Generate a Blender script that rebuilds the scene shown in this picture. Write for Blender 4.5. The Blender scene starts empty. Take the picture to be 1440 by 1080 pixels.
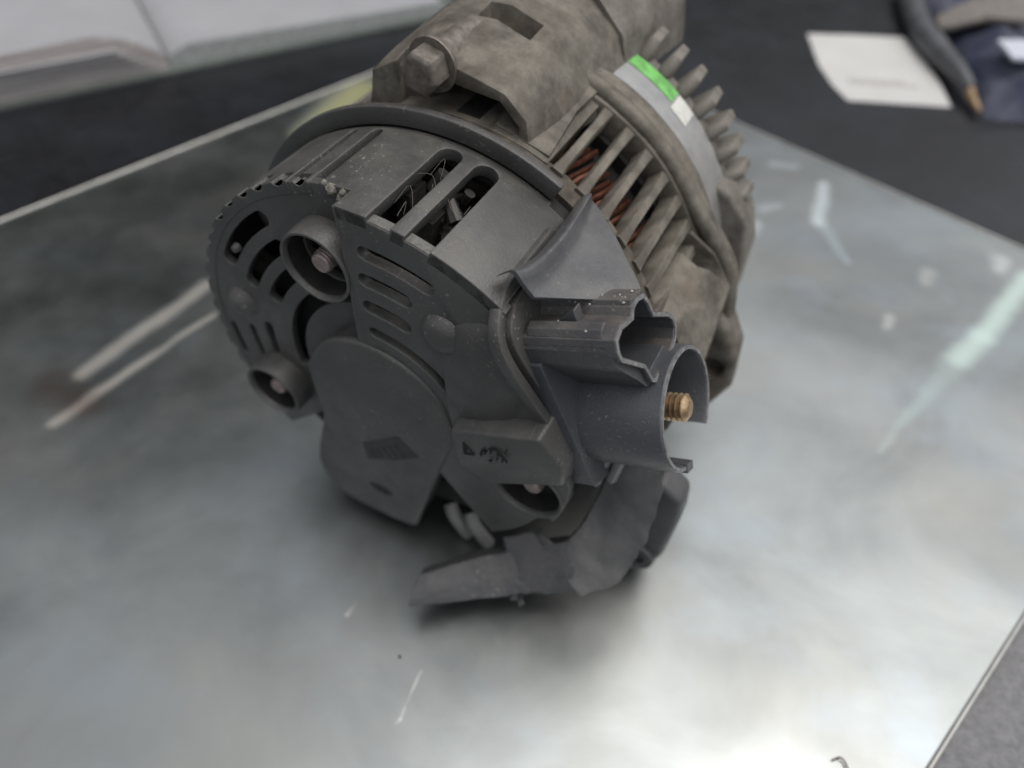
import bpy, bmesh, math, random
from mathutils import Vector, Matrix, noise
R = math.radians
S = 0.001                      # everything below is written in millimetres
scene = bpy.context.scene
random.seed(7)

# ------------------------------------------------------------------ camera
def camera():
    up = Vector((0.018, -.657, -.7536)).normalized()          # world up seen in the camera (right, down, forward)
    yw = (Vector((0, 0, 1)) - up * up.z).normalized()
    xw = up.cross(yw)
    if xw.x < 0: xw = -xw
    right = Vector((xw.x, yw.x, up.x)); down = Vector((xw.y, yw.y, up.y)); fwd = Vector((xw.z, yw.z, up.z))
    m = Matrix((right, -down, -fwd)).transposed().to_4x4()
    m.translation = Vector((0, 0, 227 * S))
    cd = bpy.data.cameras.new('camera'); co = bpy.data.objects.new('camera', cd)
    scene.collection.objects.link(co); co.matrix_world = m
    cd.lens = 25; cd.sensor_width = 36; cd.clip_start = 0.005; cd.clip_end = 60
    cd.dof.use_dof = True; cd.dof.focus_distance = 0.160; cd.dof.aperture_fstop = 7.4
    scene.camera = co
camera()

# ------------------------------------------------------------------ sky, sun, exposure
SUN_EL, SUN_AZ = 72, 94       # azimuth of the sun measured from +Y towards +X
w = bpy.data.worlds.new('World'); scene.world = w; w.use_nodes = True
nt = w.node_tree; bg = nt.nodes['Background']
sky = nt.nodes.new('ShaderNodeTexSky'); sky.sky_type = 'NISHITA'; sky.sun_disc = False
sky.sun_elevation = R(SUN_EL); sky.sun_rotation = R(SUN_AZ)
sky.air_density = 1.0; sky.dust_density = 6.0; sky.ozone_density = 1.0
hs = nt.nodes.new('ShaderNodeHueSaturation'); hs.inputs['Saturation'].default_value = 0.32
nt.links.new(sky.outputs[0], hs.inputs['Color']); nt.links.new(hs.outputs[0], bg.inputs['Color'])
bg.inputs['Strength'].default_value = 0.15
sd = bpy.data.lights.new('sun', 'SUN'); sd.energy = 0.5; sd.angle = R(150); sd.color = (1, .95, .88)
so = bpy.data.objects.new('sun', sd); scene.collection.objects.link(so)
dirv = Vector((math.sin(R(SUN_AZ)) * math.cos(R(SUN_EL)), math.cos(R(SUN_AZ)) * math.cos(R(SUN_EL)), math.sin(R(SUN_EL))))
so.rotation_euler = dirv.to_track_quat('Z', 'Y').to_euler()
vs = scene.view_settings; vs.view_transform = 'Standard'; vs.look = 'None'; vs.gamma = 1; vs.exposure = 0.14
scene.render.engine = 'CYCLES'

# ------------------------------------------------------------------ object helpers
C = scene.collection
def tag(o, label=None, cat=None, group=None, kind=None):
    if label: o['label'] = label
    if cat: o['category'] = cat
    if group: o['group'] = group
    if kind: o['kind'] = kind
    return o
def empty(name, loc=(0, 0, 0), rz=0):
    o = bpy.data.objects.new(name, None); C.objects.link(o)
    o.location = Vector(loc) * S; o.rotation_euler = (0, 0, rz); o.empty_display_size = .01
    return o
def mesh_from(name, V, F, mat, smooth=None):
    me = bpy.data.meshes.new(name)
    me.from_pydata([Vector(v) * S for v in V], [], F); me.update()
    bm = bmesh.new(); bm.from_mesh(me); bmesh.ops.recalc_face_normals(bm, faces=bm.faces); bm.to_mesh(me); bm.free()
    if mat: me.materials.append(mat)
    if smooth is not None: shade(me, smooth)
    return me
def shade(me, ang=35):
    for p in me.polygons: p.use_smooth = True
    me.set_sharp_from_angle(angle=R(ang))
def obj(name, me, parent=None):
    o = bpy.data.objects.new(name, me); C.objects.link(o)
    if parent is not None: o.parent = parent
    return o
def mk(name, VF, mat, parent=None, smooth=35):
    return obj(name, mesh_from(name, VF[0], VF[1], mat, smooth), parent)
def join(*vfs):
    V, F = [], []
    for v, f in vfs:
        n = len(V); V += list(v); F += [tuple(i + n for i in q) for q in f]
    return V, F
def modify(o, fn, ang=35):
    """run modifiers and bake them into the mesh"""
    fn(o)
    dg = bpy.context.evaluated_depsgraph_get(); dg.update()
    me = bpy.data.meshes.new_from_object(o.evaluated_get(dg))
    o.modifiers.clear(); o.data = me; shade(me, ang)
    return o
def cut(o, vfs, bevel=0, ang=35):
    """take the solids vfs out of o, then round what is left"""
    tmp = []
    def fn(o):
        for vf in vfs:
            c = obj('cutter', mesh_from('cutter', vf[0], vf[1], None)); tmp.append(c); c.parent = o.parent; c.location = o.location
            m = o.modifiers.new('b', 'BOOLEAN'); m.operation = 'DIFFERENCE'; m.solver = 'EXACT'; m.object = c
        if bevel:
            m = o.modifiers.new('v', 'BEVEL'); m.width = bevel * S; m.segments = 2; m.limit_method = 'ANGLE'; m.angle_limit = R(40)
            m.use_clamp_overlap = True
    modify(o, fn, ang)
    for c in tmp:
        d = c.data; bpy.data.objects.remove(c); bpy.data.meshes.remove(d)
    return o
def round_(o, width, seg=2, ang=35):
    def fn(o):
        m = o.modifiers.new('v', 'BEVEL'); m.width = width * S; m.segments = seg; m.limit_method = 'ANGLE'; m.angle_limit = R(30)
    return modify(o, fn, ang)
def rough_up(o, amp, size, seed=0):
    """uneven cast or moulded surface"""
    me = o.data
    for v in me.vertices:
        p = v.co / (size * S) + Vector((seed, seed * 2, 0)); v.co += v.normal * (noise.noise(p) * amp * S)
    me.update()

# ------------------------------------------------------------------ solids (alternator frame: y runs along its shaft, x right, z up; 0 = shaft centre at the rear face)
def P(r, deg, y): return (r * math.cos(R(deg)), y, r * math.sin(R(deg)))
def ring(r0, r1, y0, y1, a0=0, a1=360, step=2.0):
    """part of a tube about the shaft"""
    full = abs(a1 - a0) >= 359.9
    n = max(2, int(abs(a1 - a0) / step)); V, F = [], []
    cnt = n if full else n + 1
    for i in range(cnt):
        a = a0 + (a1 - a0) * i / n
        V += [P(r0, a, y0), P(r1, a, y0), P(r1, a, y1), P(r0, a, y1)]
    for i in range(n):
        b = 4 * i; c = 4 * ((i + 1) % cnt)
        for k in range(4): F.append((b + k, b + (k + 1) % 4, c + (k + 1) % 4, c + k))
    if not full: F += [(0, 1, 2, 3), tuple(4 * (cnt - 1) + k for k in (3, 2, 1, 0))]
    return V, F
def disc(r, y0, y1, a0=0, a1=360, step=2.0):
    """sector plate of the circle"""
    n = int(abs(a1 - a0) / step); pts = [P(r, a0 + (a1 - a0) * i / n, 0) for i in range(n + (0 if abs(a1 - a0) > 359 else 1))]
    if abs(a1 - a0) < 359: pts.append((0, 0, 0))
    return prism([(p[0], p[2]) for p in pts], y0, y1)
def prism(xz, y0, y1):
    n = len(xz)
    V = [(x, y0, z) for x, z in xz] + [(x, y1, z) for x, z in xz]
    F = [tuple(range(n)), tuple(range(2 * n - 1, n - 1, -1))] + [(i, (i + 1) % n, n + (i + 1) % n, n + i) for i in range(n)]
    return V, F
def arc_slot(r, w, a0, a1, y0, y1):
    """rounded slot that follows a circle about the shaft"""
    out, inn = [], []; n = max(4, int(abs(a1 - a0) / 4))
    for i in range(n + 1):
        a = R(a0 + (a1 - a0) * i / n); out.append(((r + w / 2) * math.cos(a), (r + w / 2) * math.sin(a))); inn.append(((r - w / 2) * math.cos(a), (r - w / 2) * math.sin(a)))
    def cap(a, s):
        c = Vector((r * math.cos(R(a)), r * math.sin(R(a)))); pts = []
        for k in range(1, 6):
            t = R(a) + s * math.pi * k / 6; pts.append((c.x + w / 2 * math.cos(t), c.y + w / 2 * math.sin(t)))
        return pts
    sg = 1 if a1 > a0 else -1
    return prism(out + cap(a1, sg) + inn[::-1] + [(p[0], p[1]) for p in cap(a0, -sg)[::-1]][::1], y0, y1)
def shell_slot(a0, a1, y0, y1, r0=58, r1=72, round_end=True):
    """axial slot through the shell, its far end rounded"""
    am, h = (a0 + a1) / 2, abs(a1 - a0) / 2; hw = h * math.pi / 180 * 65
    pts = [(a0, y0), (a1, y0)]
    if round_end:
        for k in range(0, 9):
            t = math.pi * k / 8; pts.append((am + (a1 - am) * math.cos(t), y1 - hw + hw * math.sin(t)))
    else: pts += [(a1, y1), (a0, y1)]
    n = len(pts); V = [P(r0, a, y) for a, y in pts] + [P(r1, a, y) for a, y in pts]
    F = [tuple(range(n)), tuple(range(2 * n - 1, n - 1, -1))] + [(i, (i + 1) % n, n + (i + 1) % n, n + i) for i in range(n)]
    return V, F
def lathe(c, prof, axis=(0, 1, 0), n=24, cap=True):
    """prof = [(radius, distance along axis)] from c"""
    ax = Vector(axis).normalized(); u = ax.orthogonal().normalized(); v = ax.cross(u); c = Vector(c); V, F = [], []
    for r, t in prof:
        for i in range(n):
            a = 2 * math.pi * i / n; V.append(tuple(c + ax * t + (u * math.cos(a) + v * math.sin(a)) * r))
    m = len(prof)
    for j in range(m - 1):
        for i in range(n): F.append((j * n + i, j * n + (i + 1) % n, (j + 1) * n + (i + 1) % n, (j + 1) * n + i))
    if cap: F += [tuple(range(n)), tuple(range((m - 1) * n, m * n))]
    return V, F
def box(x0, x1, y0, y1, z0, z1):
    V = [(x, y, z) for x in (x0, x1) for y in (y0, y1) for z in (z0, z1)]
    return V, [(0, 1, 3, 2), (4, 6, 7, 5), (0, 4, 5, 1), (2, 3, 7, 6), (0, 2, 6, 4), (1, 5, 7, 3)]
PHI = R(23); Dv = Vector((math.cos(PHI), 0, math.sin(PHI))); Ev = Vector((-math.sin(PHI), 0, math.cos(PHI)))
def K(k, y, e):                                   # frame of the sideways connector: k outwards, y along the shaft, e up
    p = Dv * k + Ev * e; return (p.x, y, p.z)
def kprism(ye, k0, k1, rows=1):
    n = len(ye); V = []; F = []
    for j in range(rows + 1):
        k = k0 + (k1 - k0) * j / rows; V += [K(k, y, e) for y, e in ye]
    for j in range(rows):
        for i in range(n): F.append((j * n + i, j * n + (i + 1) % n, (j + 1) * n + (i + 1) % n, (j + 1) * n + i))
    F += [tuple(range(n)), tuple(range((rows + 1) * n - 1, rows * n - 1, -1))]
    return V, F
def offset(poly, d):
    """shift a closed 2-D outline outwards (anticlockwise) by d"""
    A = sum(poly[i][0] * poly[(i + 1) % len(poly)][1] - poly[(i + 1) % len(poly)][0] * poly[i][1] for i in range(len(poly)))
    s = 1 if A > 0 else -1; out = []; n = len(poly)
    for i in range(n):
        p, q, r = Vector(poly[i - 1]), Vector(poly[i]), Vector(poly[(i + 1) % n])
        a = (q - p).normalized(); b = (r - q).normalized(); na = Vector((a.y, -a.x)) * s; nb = Vector((b.y, -b.x)) * s
        m = (na + nb); m = m.normalized() if m.length > .1 else na; out.append(tuple(q + m * d / max(.5, m.dot(na))))
    return out
def smooth_poly(p, it=1):
    for _ in range(it):
        q = []
        for i in range(len(p)):
            a, b = Vector(p[i]), Vector(p[(i + 1) % len(p)]); q += [tuple(a * .75 + b * .25), tuple(a * .25 + b * .75)]
        p = q
    return p
def loft(sections, cap=True):
    n = len(sections[0]); V = [tuple(v) for s in sections for v in s]; F = []
    for j in range(len(sections) - 1):
        for i in range(n): F.append((j * n + i, j * n + (i + 1) % n, (j + 1) * n + (i + 1) % n, (j + 1) * n + i))
    if cap: F += [tuple(range(n)), tuple(range((len(sections) - 1) * n, len(sections) * n))]
    return V, F
def tube(path, r, n=8, rr=None):
    path = [Vector(p) for p in path]; secs = []; u = None
    for i, p in enumerate(path):
        t = (path[min(i + 1, len(path) - 1)] - path[max(i - 1, 0)]).normalized()
        u = (t.orthogonal() if u is None else (u - t * u.dot(t))).normalized(); v = t.cross(u)
        q = rr[i] if rr else r
        secs.append([p + (u * math.cos(2 * math.pi * k / n) + v * math.sin(2 * math.pi * k / n)) * q for k in range(n)])
    return loft(secs)
def catmull(pts, m=6):
    pts = [Vector(p) for p in pts]; out = []
    for i in range(len(pts) - 1):
        p0, p1, p2, p3 = pts[max(i - 1, 0)], pts[i], pts[i + 1], pts[min(i + 2, len(pts) - 1)]
        for k in range(m):
            t = k / m; out.append(.5 * ((2 * p1) + (p2 - p0) * t + (2 * p0 - 5 * p1 + 4 * p2 - p3) * t * t + (3 * p1 - p0 - 3 * p2 + p3) * t ** 3))
    return out + [pts[-1]]

# ------------------------------------------------------------------ materials
class Mat:
    def __init__(s, name, color=(.5, .5, .5), rough=.5, metal=0, spec=.5):
        s.m = bpy.data.materials.new(name); s.m.use_nodes = True; s.t = s.m.node_tree; s.b = s.t.nodes['Principled BSDF']
        s.set(Base_Color=(*color, 1), Roughness=rough, Metallic=metal); s.b.inputs['Specular IOR Level'].default_value = spec
        s.tc = s.t.nodes.new('ShaderNodeTexCoord').outputs['Object']
    def set(s, **k):
        for a, v in k.items(): s.b.inputs[a.replace('_', ' ')].default_value = v
    def n(s, t, **k):
        q = s.t.nodes.new(t)
        for a, v in k.items(): setattr(q, a, v)
        return q
    def L(s, a, b): s.t.links.new(a, b)
    def vec(s, stretch=(1, 1, 1), rot=(0, 0, 0)):
        m = s.n('ShaderNodeMapping'); m.inputs['Scale'].default_value = stretch; m.inputs['Rotation'].default_value = rot
        s.L(s.tc, m.inputs['Vector']); return m.outputs[0]
    def noise(s, mm, detail=4, rough=.55, stretch=(1, 1, 1), dist=0, rot=(0, 0, 0)):
        q = s.n('ShaderNodeTexNoise'); q.inputs['Scale'].default_value = 1000 / mm; q.inputs['Detail'].default_value = detail
        q.inputs['Roughness'].default_value = rough; q.inputs['Distortion'].default_value = dist
        s.L(s.vec(stretch, rot), q.inputs['Vector']); return q.outputs[0]
    def ramp(s, x, *stops):
        q = s.n('ShaderNodeValToRGB'); r = q.color_ramp
        while len(r.elements) < len(stops): r.elements.new(.5)
        for e, (p, c) in zip(r.elements, stops): e.position = p; e.color = (c, c, c, 1) if isinstance(c, (int, float)) else (*c, 1)
        s.L(x, q.inputs[0]); return q.outputs[0]
    def mix(s, f, a, b, mode='MIX'):
        q = s.n('ShaderNodeMix', data_type='RGBA', blend_type=mode)
        for sock, v in ((q.inputs[0], f), (q.inputs[6], a), (q.inputs[7], b)):
            if hasattr(v, 'is_linked'): s.L(v, sock)
            elif isinstance(v, (int, float)): sock.default_value = v
            else: sock.default_value = (*v, 1)
        return q.outputs[2]
    def math(s, op, a, b=0., c=None):
        q = s.n('ShaderNodeMath', operation=op)
        for i, v in enumerate((a, b) if c is None else (a, b, c)):
            if hasattr(v, 'is_linked'): s.L(v, q.inputs[i])
            else: q.inputs[i].default_value = v
        return q.outputs[0]
    def upward(s, lo=.2, hi=.9):                   # how far a face looks up: where dust settles
        g = s.n('ShaderNodeNewGeometry'); x = s.n('ShaderNodeSeparateXYZ'); s.L(g.outputs['Normal'], x.inputs[0])
        m = s.n('ShaderNodeMapRange'); m.inputs['From Min'].default_value = lo; m.inputs['From Max'].default_value = hi
        s.L(x.outputs['Z'], m.inputs['Value']); return m.outputs[0]
    def bump(s, hgt, dist_mm, strength=1, edge=0):
        b = s.n('ShaderNodeBump'); b.inputs['Distance'].default_value = dist_mm * S; b.inputs['Strength'].default_value = strength
        s.L(hgt, b.inputs['Height'])
        if edge:
            e = s.n('ShaderNodeBevel', samples=4); e.inputs['Radius'].default_value = edge * S; s.L(e.outputs[0], b.inputs['Normal'])
        s.L(b.outputs[0], s.b.inputs['Normal'])
    def col(s, c): s.L(c, s.b.inputs['Base Color'])
    def rgh(s, c): s.L(c, s.b.inputs['Roughness'])

def plastic(name, base=(.058, .0575, .056), dust=.6, dustc=(.115, .108, .095), rough=.42):
    m = Mat(name, base, rough)
    up = m.upward(.15, .95); big = m.ramp(m.noise(9, 6, .65), (.36, .05), (.66, 1)); sp = m.ramp(m.noise(1.0, 2), (.63, 0), (.70, 1))
    d = m.math('MULTIPLY', m.math('MULTIPLY', up, big), dust)
    c = m.mix(d, base, dustc); patch = m.ramp(m.noise(22, 4), (.3, .75), (.75, 1.3))
    c = m.mix(1, c, patch, 'MULTIPLY')
    spk = m.math('MULTIPLY', m.math('MULTIPLY', sp, m.ramp(m.noise(18, 2), (.45, 0), (.65, 1))), .55)
    scr = m.math('MULTIPLY', m.ramp(m.noise(1.6, 2, stretch=(1, .05, .3), rot=(.3, .5, .8)), (.70, 0), (.76, 1)), m.ramp(m.noise(12, 2), (.5, 0), (.62, 1)))
    c = m.mix(m.math('MULTIPLY', scr, .35), c, (.22, .21, .2))
    c = m.mix(spk, c, (.3, .28, .25)); m.col(c)
    ge = m.n('ShaderNodeNewGeometry'); be = m.n('ShaderNodeBevel', samples=4); be.inputs['Radius'].default_value = .8 * S
    dp = m.n('ShaderNodeVectorMath', operation='DOT_PRODUCT'); m.L(be.outputs[0], dp.inputs[0]); m.L(ge.outputs['Normal'], dp.inputs[1])
    wear = m.math('MULTIPLY', m.ramp(dp.outputs['Value'], (.80, 1), (.97, 0)), m.ramp(m.noise(2.5, 5, .7), (.35, .1), (.65, .8)))
    c = m.mix(m.math('MULTIPLY', wear, .6), c, (.2, .2, .19)); m.col(c)
    m.rgh(m.ramp(m.noise(9, 4), (.3, rough - .1), (.75, rough + .12)))
    m.bump(m.mix(.35, m.noise(.6, 3), m.noise(7, 3)), .28, .7, .45)
    return m.m
M = {}
M['plastic'] = plastic('cover_plastic')
M['plastic_dark'] = plastic('recess_plastic', (.05, .051, .052), .35)
M['plug'] = plastic('plug_plastic', (.066, .068, .072), .8, (.15, .13, .11), .38)
M['tube'] = plastic('shroud_plastic', (.066, .07, .078), .25, (.11, .11, .11), .36)
M['flap'] = plastic('flap_plastic', (.068, .071, .077), .4, (.17, .16, .14), .33)

def cast(name, base=(.205, .188, .157), metal=.3, dirt=(.07, .06, .047), lo=.30, hi=.6):
    m = Mat(name, base, .6, metal)
    g = m.noise(9, 7, .65); g2 = m.noise(2.2, 5, .7)
    d = m.ramp(g, (lo, 1), (hi, 0)); d2 = m.ramp(g2, (.35, .8), (.62, 0))
    c = m.mix(d, base, dirt); c = m.mix(m.math('MULTIPLY', d2, .55), c, dirt)
    c = m.mix(m.math('MULTIPLY', m.ramp(m.noise(21, 6, .7), (.52, 0), (.70, 1)), .6), c, (.018, .016, .014))
    c = m.mix(m.math('MULTIPLY', m.ramp(m.noise(16, 3), (.6, 0), (.8, 1)), .3), c, (.33, .25, .17)); m.col(c)
    m.rgh(m.ramp(g2, (.3, .5), (.7, .8))); m.bump(m.mix(.6, g, m.noise(1.1, 5, .75)), .26, .6, .5)
    return m.m
M['cast'] = cast('dirty_cast_aluminium')
M['cast_dark'] = cast('grimy_cast_aluminium', (.17, .145, .115), .25, (.04, .033, .027), .36, .66)
M['cast_far'] = cast('front_cast_aluminium', (.22, .205, .18), .35, (.09, .08, .066), .25, .55)
def simple(name, c, rough=.5, metal=0, nz=None, mm=3, amp=.3, bump=0):
    m = Mat(name, c, rough, metal)
    f = m.ramp(m.noise(mm, 5), (.3, 1 - amp), (.7, 1 + amp)); m.col(m.mix(1, c, f, 'MULTIPLY'))
    if bump: m.bump(m.noise(mm * .5, 3), bump, .6)
    return m.m
M['stator'] = simple('stator_steel', (.36, .36, .355), .4, .6, mm=6, amp=.15, bump=.05)
M['green'] = simple('green_paint', (.14, .42, .10), .55, mm=3, amp=.35)
M['white'] = simple('white_paint', (.56, .56, .52), .55, mm=3, amp=.15)
M['copper'] = simple('enamelled_copper', (.22, .095, .06), .32, .7, mm=2, amp=.4)
M['stud'] = simple('bronzed_thread', (.50, .36, .22), .34, .85, mm=1.5, amp=.35, bump=.08)
M['nutsteel'] = simple('dull_pinkish_steel', (.30, .25, .23), .45, .6, mm=1.5, amp=.3, bump=.1)
M['bolt'] = simple('dusty_bolt_steel', (.17, .15, .13), .55, .5, mm=2.5, amp=.4, bump=.1)
M['void'] = simple('shade_black_inner_metal', (.012, .012, .011), .75, .1, mm=4, amp=.5, bump=.3)  # near-black colour stands in for the shade inside recesses
M['inner'] = simple('inner_aluminium', (.06, .057, .052), .5, .4, mm=3, amp=.5, bump=.2)
M['lint'] = simple('pale_lint', (.16, .15, .13), .9, mm=1, amp=.2)
M['badge'] = simple('dark_badge_film', (.026, .026, .028), .5, mm=3, amp=.35, bump=.1)
M['ink'] = simple('dark_moulded_mark', (.008, .008, .009), .6, mm=2, amp=.2)
M['rubber'] = plastic('torn_rubber', (.052, .054, .058), .4, (.12, .11, .10), .5)
M['rubber_mid'] = plastic('greyed_rubber', (.10, .10, .10), .3, (.2, .19, .17), .5)
M['rubber_light'] = plastic('worn_rubber', (.17, .17, .165), .3, (.25, .24, .22), .45)

# ------------------------------------------------------------------ bench top and metal sheet
def bench():
    m = Mat('bench_top', (.03, .032, .036), .45, 0, .35)
    c = m.mix(m.ramp(m.noise(60, 5), (.4, 0), (.7, 1)), (.008, .0085, .010), (.014, .016, .021))
    s = m.math('MULTIPLY', m.ramp(m.noise(2.2, 6, .8), (.5, 0), (.66, 1)), .15); c = m.mix(s, c, (.13, .13, .135))
    ds = m.n('ShaderNodeVectorMath', operation='DISTANCE'); m.L(m.tc, ds.inputs[0]); ds.inputs[1].default_value = (.185, .045, 0)
    dm = m.math('MULTIPLY', m.ramp(ds.outputs['Value'], (.05, 1), (.16, 0)), m.ramp(m.noise(3, 6, .75), (.3, .45), (.6, 1)))
    c = m.mix(dm, c, (.20, .20, .205)); m.col(c)
    m.rgh(m.math('ADD', m.ramp(m.noise(25, 4), (.3, .26), (.7, .42)), m.math('MULTIPLY', dm, .4))); m.bump(m.noise(1.6, 4), .35, .5)
    n = 40; V = []; F = []
    for j in range(n + 1):
        for i in range(n + 1): V.append((-1400 + 2800 * i / n, -900 + 3000 * j / n, -3.2))
    for j in range(n):
        for i in range(n): a = j * (n + 1) + i; F.append((a, a + 1, a + n + 2, a + n + 1))
    o = mk('bench_top', (V, F), m.m); tag(o, kind='structure'); return o
bench()

c1 = Vector((-13.6, 565.8)); c2 = Vector((322., 244.)); U = (c2 - c1).normalized(); W = Vector((U.y, -U.x)); W = W if W.y < 0 else -W
def sheet():
    m = Mat('dull_galvanised_sheet', (.5, .5, .5), .25, 1)
    tc = m.tc
    warp = m.n('ShaderNodeTexNoise'); warp.inputs['Scale'].default_value = 30; warp.inputs['Detail'].default_value = 4; m.L(tc, warp.inputs[0])
    vs_ = m.n('ShaderNodeVectorMath', operation='SUBTRACT'); m.L(warp.outputs['Color'], vs_.inputs[0]); vs_.inputs[1].default_value = (.5, .5, .5)
    vsc = m.n('ShaderNodeVectorMath', operation='SCALE'); m.L(vs_.outputs[0], vsc.inputs[0]); vsc.inputs['Scale'].default_value = .007
    va = m.n('ShaderNodeVectorMath', operation='ADD'); m.L(tc, va.inputs[0]); m.L(vsc.outputs[0], va.inputs[1]); wp = va.outputs[0]
    def seg(a, b, w0, w1, soft=.95):               # mask of a streak from a to b (mm), with a slightly crooked line
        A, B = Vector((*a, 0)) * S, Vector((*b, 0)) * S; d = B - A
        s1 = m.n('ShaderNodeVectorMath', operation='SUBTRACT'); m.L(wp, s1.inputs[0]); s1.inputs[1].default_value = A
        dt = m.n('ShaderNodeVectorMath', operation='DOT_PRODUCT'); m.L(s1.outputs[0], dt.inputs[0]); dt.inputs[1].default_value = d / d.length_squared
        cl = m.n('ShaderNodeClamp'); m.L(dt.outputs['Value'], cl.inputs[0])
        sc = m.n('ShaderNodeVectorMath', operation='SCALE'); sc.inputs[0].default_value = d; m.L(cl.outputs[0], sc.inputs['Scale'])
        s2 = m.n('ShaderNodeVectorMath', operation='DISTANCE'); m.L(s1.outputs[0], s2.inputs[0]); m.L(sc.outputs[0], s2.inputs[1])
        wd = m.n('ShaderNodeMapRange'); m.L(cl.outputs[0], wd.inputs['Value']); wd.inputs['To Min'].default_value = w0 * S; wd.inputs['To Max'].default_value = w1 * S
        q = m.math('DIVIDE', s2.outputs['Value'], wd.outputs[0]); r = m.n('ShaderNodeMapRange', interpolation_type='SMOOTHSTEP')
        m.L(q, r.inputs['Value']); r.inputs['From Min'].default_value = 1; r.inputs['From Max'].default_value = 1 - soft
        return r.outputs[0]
    stain = m.ramp(m.noise(70, 5, .6, dist=.6), (.3, .72), (.7, 1.12))
    c = m.mix(1, (.32, .342, .34), stain, 'MULTIPLY')
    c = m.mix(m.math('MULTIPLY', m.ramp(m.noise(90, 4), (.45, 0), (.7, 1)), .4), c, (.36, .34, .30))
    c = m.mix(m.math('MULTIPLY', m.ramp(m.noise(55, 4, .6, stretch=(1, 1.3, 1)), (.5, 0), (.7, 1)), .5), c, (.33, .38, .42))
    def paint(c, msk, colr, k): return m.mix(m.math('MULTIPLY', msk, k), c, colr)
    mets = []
    for a, b, w0, w1, colr, k in [  # scratches, plus reflections painted into the sheet's colour
        ((256, 279), (214, 234), 8, 8, (.50, .62, .57), .8), ((214, 234), (198, 220), 8, 8, (.50, .62, .57), .75), ((198, 220), (146, 168), 8, 2.5, (.45, .54, .50), .35),  # pale green reflection, painted in as a streak
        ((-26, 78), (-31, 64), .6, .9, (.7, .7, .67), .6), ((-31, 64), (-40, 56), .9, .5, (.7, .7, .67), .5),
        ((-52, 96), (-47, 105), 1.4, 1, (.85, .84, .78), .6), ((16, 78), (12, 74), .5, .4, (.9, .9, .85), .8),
        ((-183, 170), (-138, 236), 4.5, 3, (.36, .32, .27), .6), ((-181, 197), (-147, 256), 6, 6, (.34, .31, .26), .6),  # reflected frame, painted in as two pale streaks
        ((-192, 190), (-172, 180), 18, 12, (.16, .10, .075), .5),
        ((-104, 452), (-128, 398), 24, 16, (.36, .36, .16), .8),  # yellow-green reflection painted into the base colour
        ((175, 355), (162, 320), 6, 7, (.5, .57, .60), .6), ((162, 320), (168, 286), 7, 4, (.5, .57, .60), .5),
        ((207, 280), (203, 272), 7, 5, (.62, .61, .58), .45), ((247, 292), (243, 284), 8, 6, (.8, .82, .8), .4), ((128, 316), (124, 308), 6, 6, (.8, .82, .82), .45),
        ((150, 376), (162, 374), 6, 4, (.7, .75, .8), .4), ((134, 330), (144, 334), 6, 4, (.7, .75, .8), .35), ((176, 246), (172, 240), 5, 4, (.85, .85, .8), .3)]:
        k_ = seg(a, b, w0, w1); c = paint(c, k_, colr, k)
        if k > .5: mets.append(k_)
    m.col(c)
    tot = mets[0]
    for q in mets[1:]: tot = m.math('MAXIMUM', tot, q)
    m.L(m.math('SUBTRACT', 1.0, m.math('MULTIPLY', tot, .55)), m.b.inputs['Metallic'])
    brush = m.math('MULTIPLY', m.math('SUBTRACT', m.noise(1.4, 3, stretch=(1, .03, 1), rot=(0, 0, R(44))), .5), .025)
    m.rgh(m.math('ADD', m.math('ADD', m.ramp(m.noise(45, 5, .6), (.3, .28), (.75, .42)), brush), m.math('MULTIPLY', tot, .15)))
    h = m.noise(75, 2, .4)
    m.bump(h, 2.4, .55)
    LN, WD = 620., (c2 - c1).length; n1, n2 = 60, 50; V = []; F = []
    for zz in (0, 1):
        for j in range(n1 + 1):
            for i in range(n2 + 1):
                v = LN * j / n1; u = (WD - .0416 * v) * i / n2; p = c1 + U * u + W * v
                hgt = noise.noise(Vector((p.x / 110, p.y / 110, 2))) * .9 + noise.noise(Vector((p.x / 40, p.y / 40, 5))) * .16
                e = min(u, WD - .0416 * v - u, v, LN - v); hgt *= min(1, e / 60)
                V.append((p.x, p.y, -.3 + hgt * .8 - (0 if zz == 0 else 1.6)))
    N = (n1 + 1) * (n2 + 1)
    for j in range(n1):
        for i in range(n2):
            a = j * (n2 + 1) + i; F.append((a, a + 1, a + n2 + 2, a + n2 + 1)); F.append(tuple(N + t for t in (a, a + n2 + 1, a + n2 + 2, a + 1)))
    edge = [i for i in range(n2 + 1)] + [j * (n2 + 1) + n2 for j in range(1, n1 + 1)] + [n1 * (n2 + 1) + i for i in range(n2 - 1, -1, -1)] + [j * (n2 + 1) for j in range(n1 - 1, 0, -1)]
    for a, b in zip(edge, edge[1:] + edge[:1]): F.append((a, b, N + b, N + a))
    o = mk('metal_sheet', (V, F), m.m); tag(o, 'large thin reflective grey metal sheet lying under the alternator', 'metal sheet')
    # bright cut edge rolled slightly up along the border
    em = simple('bright_cut_edge', (.42, .42, .40), .4, .7, mm=8, amp=.15)
    pts = [c1, c2, c2 + W * LN]
    for a, b in ((c1, c2), (c2, c2 + W * LN - U * (.0416 * LN)), (c1, c1 + W * LN)):
        path = [(*(a + (b - a) * t / 30), -.15 + .12 * noise.noise(Vector((t * .7, a.x, 0)))) for t in range(31)]
        mk('edge', tube(path, .75, 8), em, o)
sheet()

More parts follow.
